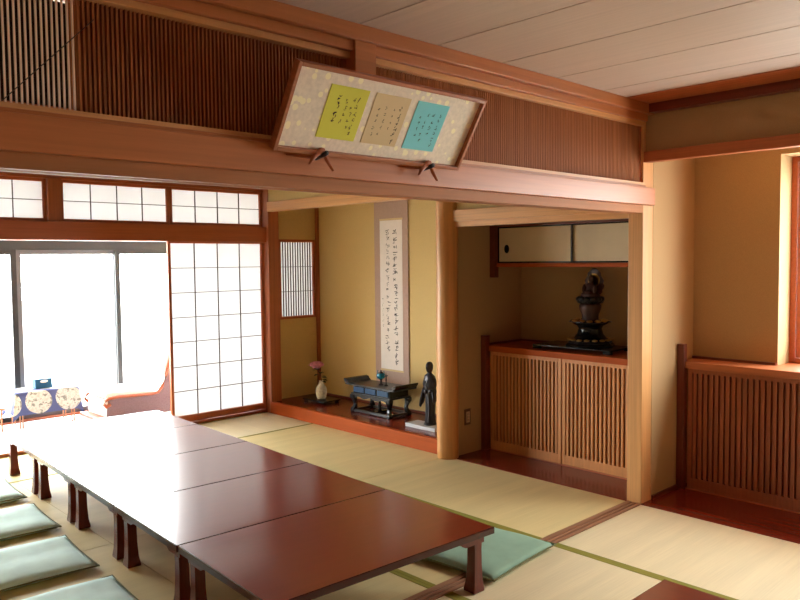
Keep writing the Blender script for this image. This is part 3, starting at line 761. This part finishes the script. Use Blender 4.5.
MB().tube([(.37, 3.70, vz+.06), (.37, 3.695, vz+.16), (.37, 3.71, vz+.25), tuple(hd-Vector((0, 0, .02)))], .004, 8).build('stem', 'stem', t, smooth=True)
mb = MB(); rnd = random.Random(3)
for k in range(34):
    lay = k/34; az = k*2.4; el = .15+1.25*lay; rr = .075*(1-.25*lay)
    d = Vector((math.cos(az)*math.cos(el), math.sin(az)*math.cos(el), math.sin(el)*.75))
    s_ = d.cross(Vector((0, 0, 1))).normalized(); up = s_.cross(d).normalized()
    p = hd+d*rr*.35; q = hd+d*rr*1.15; w = .032
    pts = [p, p.lerp(q, .5)-s_*w-up*.004, q-s_*w*.55+up*.006, q+up*.009, q+s_*w*.55+up*.006, p.lerp(q, .5)+s_*w-up*.004]
    vs = [mb.bm.verts.new(x) for x in pts]; m_ = mb.bm.verts.new(p.lerp(q, .55)+up*-.008)
    for i in range(6): mb.bm.faces.new([vs[i], vs[(i+1) % 6], m_])
mb.ball(tuple(hd+Vector((0, 0, .01))), .05, .05, .036)
mb.build('bloom', 'petal', t, smooth=True)
rnd = random.Random(9)
for k in range(9):
    mb = MB(); base = Vector((.37, 3.705, vz+.17+.016*k)); az = rnd.uniform(0, 6.28) if k > 2 else PI*1.5+.5*k
    d = Vector((math.cos(az), math.sin(az)*1.2, .35)).normalized(); s_ = d.cross(Vector((0, 0, 1))).normalized(); L = rnd.uniform(.07, .1)
    cen = [mb.bm.verts.new(base+d*L*f_+Vector((0, 0, -.03*f_*f_))) for f_ in (0, .3, .6, 1)]
    lf = [mb.bm.verts.new(base+d*L*f_+s_*.026*q+Vector((0, 0, .006-.03*f_*f_))) for f_, q in ((.3, 1), (.6, .9))]
    rt = [mb.bm.verts.new(base+d*L*f_-s_*.026*q+Vector((0, 0, .006-.03*f_*f_))) for f_, q in ((.3, 1), (.6, .9))]
    mb.bm.faces.new([cen[0], cen[1], lf[0]]); mb.bm.faces.new([cen[1], cen[2], lf[1], lf[0]]); mb.bm.faces.new([cen[2], cen[3], lf[1]])
    mb.bm.faces.new([cen[0], rt[0], cen[1]]); mb.bm.faces.new([cen[1], rt[0], rt[1], cen[2]]); mb.bm.faces.new([cen[2], rt[1], cen[3]])
    mb.build('leaf', 'leaf', t, smooth=True)

# black altar table
t = thing('altar_table', (.40, 2.85, ZK), 'small black lacquered altar table with upturned ends and blue panels', 'altar table')
ax0, ax1, ay0, ay1 = .275, .535, 2.59, 3.11; zt = .375
B(.262, 2.515, zt-.014, .548, 3.19, zt).build('table_top', 'black_sheen', t, .003)
for s, yy in ((-1, 2.515), (1, 3.19)):
    MB().prism([(yy-s*.05, zt), (yy, zt), (yy+s*.022, zt+.032), (yy+s*.018, zt+.042), (yy-s*.012, zt+.036), (yy-s*.03, zt+.014)], 'x', .262, .548).build('upturned_end', 'black', t, .002)
MB().box(ax0+.012, ay0+.01, zt-.085, ax1-.012, ay1-.01, zt-.014).build('panel_box', 'black', t, .002)
for k in range(3):
    y0 = ay0+.02+k*.165
    B(ax0+.004, y0+.008, zt-.074, ax0+.0125, y0+.15, zt-.026).build('blue_panel', 'blue_panel', t, .002)
MB().box(ax0-.004, ay0-.006, zt-.1, ax1+.004, ay1+.006, zt-.085).build('waist_rail', 'black_sheen', t, .002)
poly = [(ay0, zt-.10)]
nn = 20
for i in range(nn+1):
    f_ = i/nn; poly.append((ay0+(ay1-ay0)*f_, zt-.112-.018*abs(math.cos(f_*PI*3))**2-.012*abs(2*f_-1)**4))
poly.append((ay1, zt-.10))
for xx in (ax0, ax1-.012): MB().prism(poly, 'x', xx, xx+.012).build('scalloped_apron', 'black_sheen', t)
for (xx, sx) in ((ax0, -1), (ax1, 1)):
    for (yy, sy) in ((ay0, -1), (ay1, 1)):
        cx, cy = xx-sx*.018, yy-sy*.018
        rings = []
        for z, h, o in ((zt-.1, .026, .004), (zt-.13, .024, .006), (zt-.16, .017, -.002), (zt-.19, .014, -.008), (zt-.215, .017, -.004), (zt-.232, .022, .004), (ZK+.02, .022, .006), (ZK, .02, .006)):
            a, b = cx+sx*o, cy+sy*o; rings.append([(a-h, b-h, z), (a+h, b-h, z), (a+h, b+h, z), (a-h, b+h, z)])
        MB().loft(rings).build('leg', 'black', t, .004)
mb = MB(); mb.box(ax0-.006, ay0, ZK+.006, ax0+.026, ay1, ZK+.03).box(ax1-.026, ay0, ZK+.006, ax1+.006, ay1, ZK+.03).box(ax0, ay0, ZK+.006, ax1, ay0+.03, ZK+.03).box(ax0, ay1-.03, ZK+.006, ax1, ay1, ZK+.03)
mb.build('foot_rail', 'black_sheen', t, .004)
MB().lathe([(.02, 0), (.012, .02), (.016, .05), (.01, .1), (.018, .15), (.02, .17)], (.405, 2.86, ZK+.02), 12).build('centre_strut', 'black', t, smooth=True)
B(ax0, 2.845, ZK+.006, ax1, 2.875, ZK+.022).build('cross_rail', 'black', t)
# burner and candlestick
c = (.40, 2.835, zt)
t = thing('incense_burner', c, 'small turquoise incense burner on a tall foot on the altar table', 'incense burner')
MB().lathe([(.026, 0), (.022, .008), (.01, .016), (.008, .045), (.016, .056)], c, 16).build('foot', 'bronze', t, smooth=True)
MB().lathe([(.012, .054), (.034, .066), (.042, .084), (.04, .102), (.034, .108), (.036, .112), (.028, .112), (.026, .1)], c, 20).build('bowl', 'blue_glaze', t, smooth=True)
MB().lathe([(.027, .108), (.02, .118), (.006, .126), (.008, .134), (.001, .14)], c, 16).build('lid', 'bronze', t, smooth=True)
for s in (-1, 1): MB().tube([(c[0], c[1]+s*.036, zt+.1), (c[0], c[1]+s*.047, zt+.112), (c[0], c[1]+s*.04, zt+.135)], .004, 6).build('handle', 'blue_glaze', t, smooth=True)
c = (.40, 2.765, zt)
t = thing('candlestick', c, 'thin dark candlestick beside the turquoise burner', 'candlestick')
MB().lathe([(.022, 0), (.02, .006), (.006, .014), (.005, .05), (.009, .055), (.005, .06), (.005, .085)], c, 12).build('stem', 'bronze', t, smooth=True)
MB().lathe([(.005, .085), (.018, .094), (.018, .097), (.003, .097), (.0015, .125)], c, 12).build('drip_pan', 'bronze', t, smooth=True)

# standing robed figure
tag(B(.19, 1.945, ZK, .345, 2.30, ZK+.03).build('display_slab', 'stone', None, .003), 'flat pale grey slab under the standing dark statue', 'slab')
mx, my, mz = .285, 2.115, ZK+.03
t = thing('monk_statue', (mx, my, mz), 'dark standing statue of a robed monk beside the log pillar', 'statue')
MB().lathe([(.065, 0), (.068, .006), (.058, .016), (.05, .022)], (mx, my, mz), 24).build('base', 'bronze', t, smooth=True)
def ring(cx, cy, z, rx, ry, fold, ph, n=36):
    return [(cx+(rx*(1+fold*math.sin(9*a+ph)))*math.cos(a), cy+(ry*(1+fold*math.sin(9*a+ph)))*math.sin(a), z) for a in [2*PI*i/n for i in range(n)]]
mb = MB()
secs = [(.018, .044, .054, .10), (.03, .046, .056, .12), (.09, .041, .048, .14), (.17, .042, .05, .12), (.25, .044, .056, .08), (.31, .046, .066, .04), (.36, .048, .072, .03), (.395, .045, .074, .02), (.415, .038, .066, .01), (.428, .028, .045, 0), (.437, .021, .026, 0), (.448, .02, .022, 0)]
mb.loft([ring(mx+.004*math.sin(z*9), my, mz+z, rx, ry, fo, z*6) for z, rx, ry, fo in secs])
# head with nose and ears, continuous above the neck
hz = mz+.5
mb.loft([ring(mx-.004, my, mz+z, r, r*.9, 0, 0) for z, r in ((.442, .018), (.448, .027), (.46, .034), (.48, .039), (.5, .04), (.516, .035), (.53, .022), (.535, .004))])
mb.ball((mx-.043, my, mz+.484), .007, .006, .01); mb.ball((mx, my-.037, mz+.482), .006, .004, .015); mb.ball((mx, my+.037, mz+.482), .006, .004, .015)
mb.build('figure', 'bronze', t, smooth=True)
for s, cuff in ((1, .16), (-1, .21)):
    sh = Vector((mx, my+s*.056, mz+.385)); el = Vector((mx+.002, my+s*.08, mz+.295)); wr = Vector((mx-.05, my+s*.035, mz+.285))
    MB().tube([tuple(sh), tuple(sh.lerp(el, .5)+Vector((0, s*.008, 0))), tuple(el), tuple(el.lerp(wr, .6)), tuple(wr)], .025, 10, .017).build('arm', 'bronze', t, smooth=True)
    mb = MB(); rings = []
    for f_, wx, wy in ((0, .02, .012), (.25, .03, .016), (.6, .034, .02), (.9, .03, .022), (1, .012, .01)):
        cx, cy, cz = mx-.012-.012*f_, my+s*(.07+.034*f_), mz+.31-(.31-cuff)*f_
        rings.append([(cx+wx*math.cos(2*PI*i/16), cy+wy*math.sin(2*PI*i/16), cz+.02*f_*math.cos(2*PI*i/16)) for i in range(16)])
    mb.loft(rings).build('sleeve', 'bronze', t, smooth=True)
MB().tube([(mx-.02, my+.04, mz+.42), (mx-.046, my+.014, mz+.37), (mx-.05, my-.012, mz+.31)], .006, 6).tube([(mx-.02, my-.04, mz+.42), (mx-.048, my-.012, mz+.37), (mx-.052, my+.004, mz+.34)], .006, 6).build('collar', 'black_sheen', t, smooth=True)
MB().ball((mx-.06, my, mz+.285), .013, .02, .022).build('hands', 'bronze', t, smooth=True)
t.scale = (.9, .8, 1); t.location.y -= .022

# seated figure on a tall pedestal in the recess
bx, by, bz = .66, .78, .843
t = thing('lacquer_board', (.62, .82, bz), 'low black lacquer board under the seated statue on the recess cabinet', 'board')
B(.47, .50, bz+.022, .80, 1.17, bz+.034).build('board_top', 'black', t, .003)
for a in (.49, .78):
    for b in (.53, 1.14): B(a-.02, b-.03, bz, a+.02, b+.03, bz+.022).build('foot', 'black', t, .004)
z0 = bz+.034
t = thing('seated_statue', (bx, by, z0), 'dark seated figure with halo on a tiered pedestal in the shelf recess', 'statue')
def tier(z, h, r, m, n=8, r2=None, name='pedestal_tier'):
    return MB().lathe([(r*1.0, 0), (r, h*.35), (r2 or r*.9, h)], (bx, by, z0+z), n).build(name, m, t, .003)
tier(0, .022, .185, 'black'); tier(.022, .02, .165, 'black_sheen')
mb = MB()
for i in range(16):
    a = 2*PI*i/16; mb.ball((bx+.15*math.cos(a), by+.15*math.sin(a), z0+.05), .022, .022, .009, 8)
mb.build('gilt_petal_ring', 'gilt', t, smooth=True)
MB().lathe([(.15, .042), (.12, .06), (.095, .09), (.085, .13), (.095, .15), (.13, .168), (.135, .18), (.12, .186)], (bx, by, z0), 24).build('pedestal_body', 'black', t, smooth=True)
mb = MB()
for i in range(12):
    a = 2*PI*i/12; mb.ball((bx+.112*math.cos(a), by+.112*math.sin(a), z0+.186), .024, .024, .014, 8)
mb.build('gilt_leaf_ring', 'gilt', t, smooth=True)
mb = MB(); n = 24
mb.loft([[(bx+r*math.cos(2*PI*i/n), by+r*math.sin(2*PI*i/n), z0+.18+.012*(i % 6 == 0)*k) for i in range(n)] for k, r in ((0, .12), (0, .15), (1, .158), (1, .15), (0, .142))])
mb.build('railing_plate', 'black_sheen', t)
MB().lathe([(.07, .186), (.06, .205), (.062, .235), (.078, .27), (.082, .30), (.07, .318), (.055, .324)], (bx, by, z0), 20).build('pedestal_neck', 'statue_wood', t, smooth=True)
mb = MB()
for k, (r, z) in enumerate(((.075, .335), (.085, .35))):
    for i in range(12):
        a = 2*PI*(i+.5*k)/12; mb.ball((bx+r*math.cos(a), by+r*math.sin(a), z0+z), .024, .024, .02, 8)
mb.lathe([(.06, .32), (.085, .34), (.085, .362), (.06, .364)], (bx, by, z0), 16)
mb.build('lotus_seat', 'black_sheen', t, smooth=True)
mb = MB()
S = lambda z, rx, ry, ox=0: [(bx+ox+rx*math.cos(2*PI*i/24), by+ry*math.sin(2*PI*i/24), z0+z) for i in range(24)]
mb.loft([S(.362, .055, .072), S(.375, .058, .078), (S(.392, .05, .068)), S(.402, .036, .046, .006), S(.425, .032, .042, .01), S(.45, .03, .045, .01), S(.464, .022, .034, .01), S(.472, .012, .014, .008), S(.478, .012, .012, .006), S(.486, .018, .018, .004), S(.503, .021, .02, .004), S(.517, .016, .016, .005), S(.522, .009, .009, .006), S(.532, .008, .008, .006), S(.537, .002, .002, .006)])
for s in (-1, 1): mb.ball((bx-.012, by+s*.045, z0+.42), .018, .014, .04, 10)
mb.ball((bx-.04, by, z0+.405), .014, .026, .012, 10)
mb.build('figure', 'statue_wood', t, smooth=True)
# pointed halo behind the figure
mb = MB(); outer, inner = [], []
for i in range(33):
    a = -PI*.5+2*PI*i/33
    u, v = math.cos(a)*.082, .455+math.sin(a)*.095
    if math.sin(a) > .6: v += .03*(math.sin(a)-.6)/.4
    outer.append((by+u+.006*math.sin(i*4), z0+v))
mb.prism(outer, 'x', bx+.05, bx+.058)
mb.build('halo', 'statue_wood', t, .003)
mb = MB(); n = 30
mb.loft([[(bx+.049-k, by+r*math.cos(2*PI*i/n), z0+.49+r*math.sin(2*PI*i/n)) for i in range(n)] for k, r in ((0, .05), (.004, .05), (.004, .042), (0, .042))])
mb.build('halo_ring', 'gilt', t)

# ------------------------------------------------------------------ camera
yaw, pitch, roll, fpx = math.radians(43.648), math.radians(-3.076), math.radians(-.581), 752.4
F = Vector((math.sin(yaw)*math.cos(pitch), math.cos(yaw)*math.cos(pitch), math.sin(pitch)))
r0 = Vector((math.cos(yaw), -math.sin(yaw), 0)); u0 = r0.cross(F)
Rv = r0*math.cos(roll)+u0*math.sin(roll); Uv = -r0*math.sin(roll)+u0*math.cos(roll)
cd = bpy.data.cameras.new('camera'); cam = bpy.data.objects.new('camera', cd); C.objects.link(cam)
cd.sensor_width = 36; cd.lens = fpx*36/800; cd.clip_start = .02; cd.clip_end = 200
cam.matrix_world = Matrix(((Rv.x, Uv.x, -F.x, -4.247), (Rv.y, Uv.y, -F.y, -2.303), (Rv.z, Uv.z, -F.z, 1.535), (0, 0, 0, 1)))
bpy.context.scene.camera = cam

# ------------------------------------------------------------------ light: an overcast bright sky through the windows
w = bpy.data.worlds.new('sky'); bpy.context.scene.world = w; w.use_nodes = True
bg = w.node_tree.nodes['Background']; bg.inputs[0].default_value = (.96, .98, 1.0, 1); bg.inputs[1].default_value = 24
def portal(name, loc, rot, sx, sy):
    l = bpy.data.lights.new(name, 'AREA'); l.shape = 'RECTANGLE'; l.size = sx; l.size_y = sy
    l.cycles.is_portal = True
    o = bpy.data.objects.new(name, l); C.objects.link(o); o.location = loc; o.rotation_euler = rot
portal('veranda_daylight', (-2.0, 5.565, 1.2), (-PI/2, 0, 0), 5.9, 2.4)
portal('alcove_daylight', (1.02, -1.52, 1.5), (0, PI/2, 0), 1.4, 2.0)

sc = bpy.context.scene
vs = sc.view_settings
sc.display_settings.display_device = 'sRGB'
vs.view_transform = 'Standard'; vs.look = 'None'; vs.gamma = 1; vs.use_curve_mapping = False; vs.exposure = .2
sc.cycles.max_bounces = 14; sc.cycles.diffuse_bounces = 8; sc.cycles.transparent_max_bounces = 16
sc.cycles.sample_clamp_indirect = 12
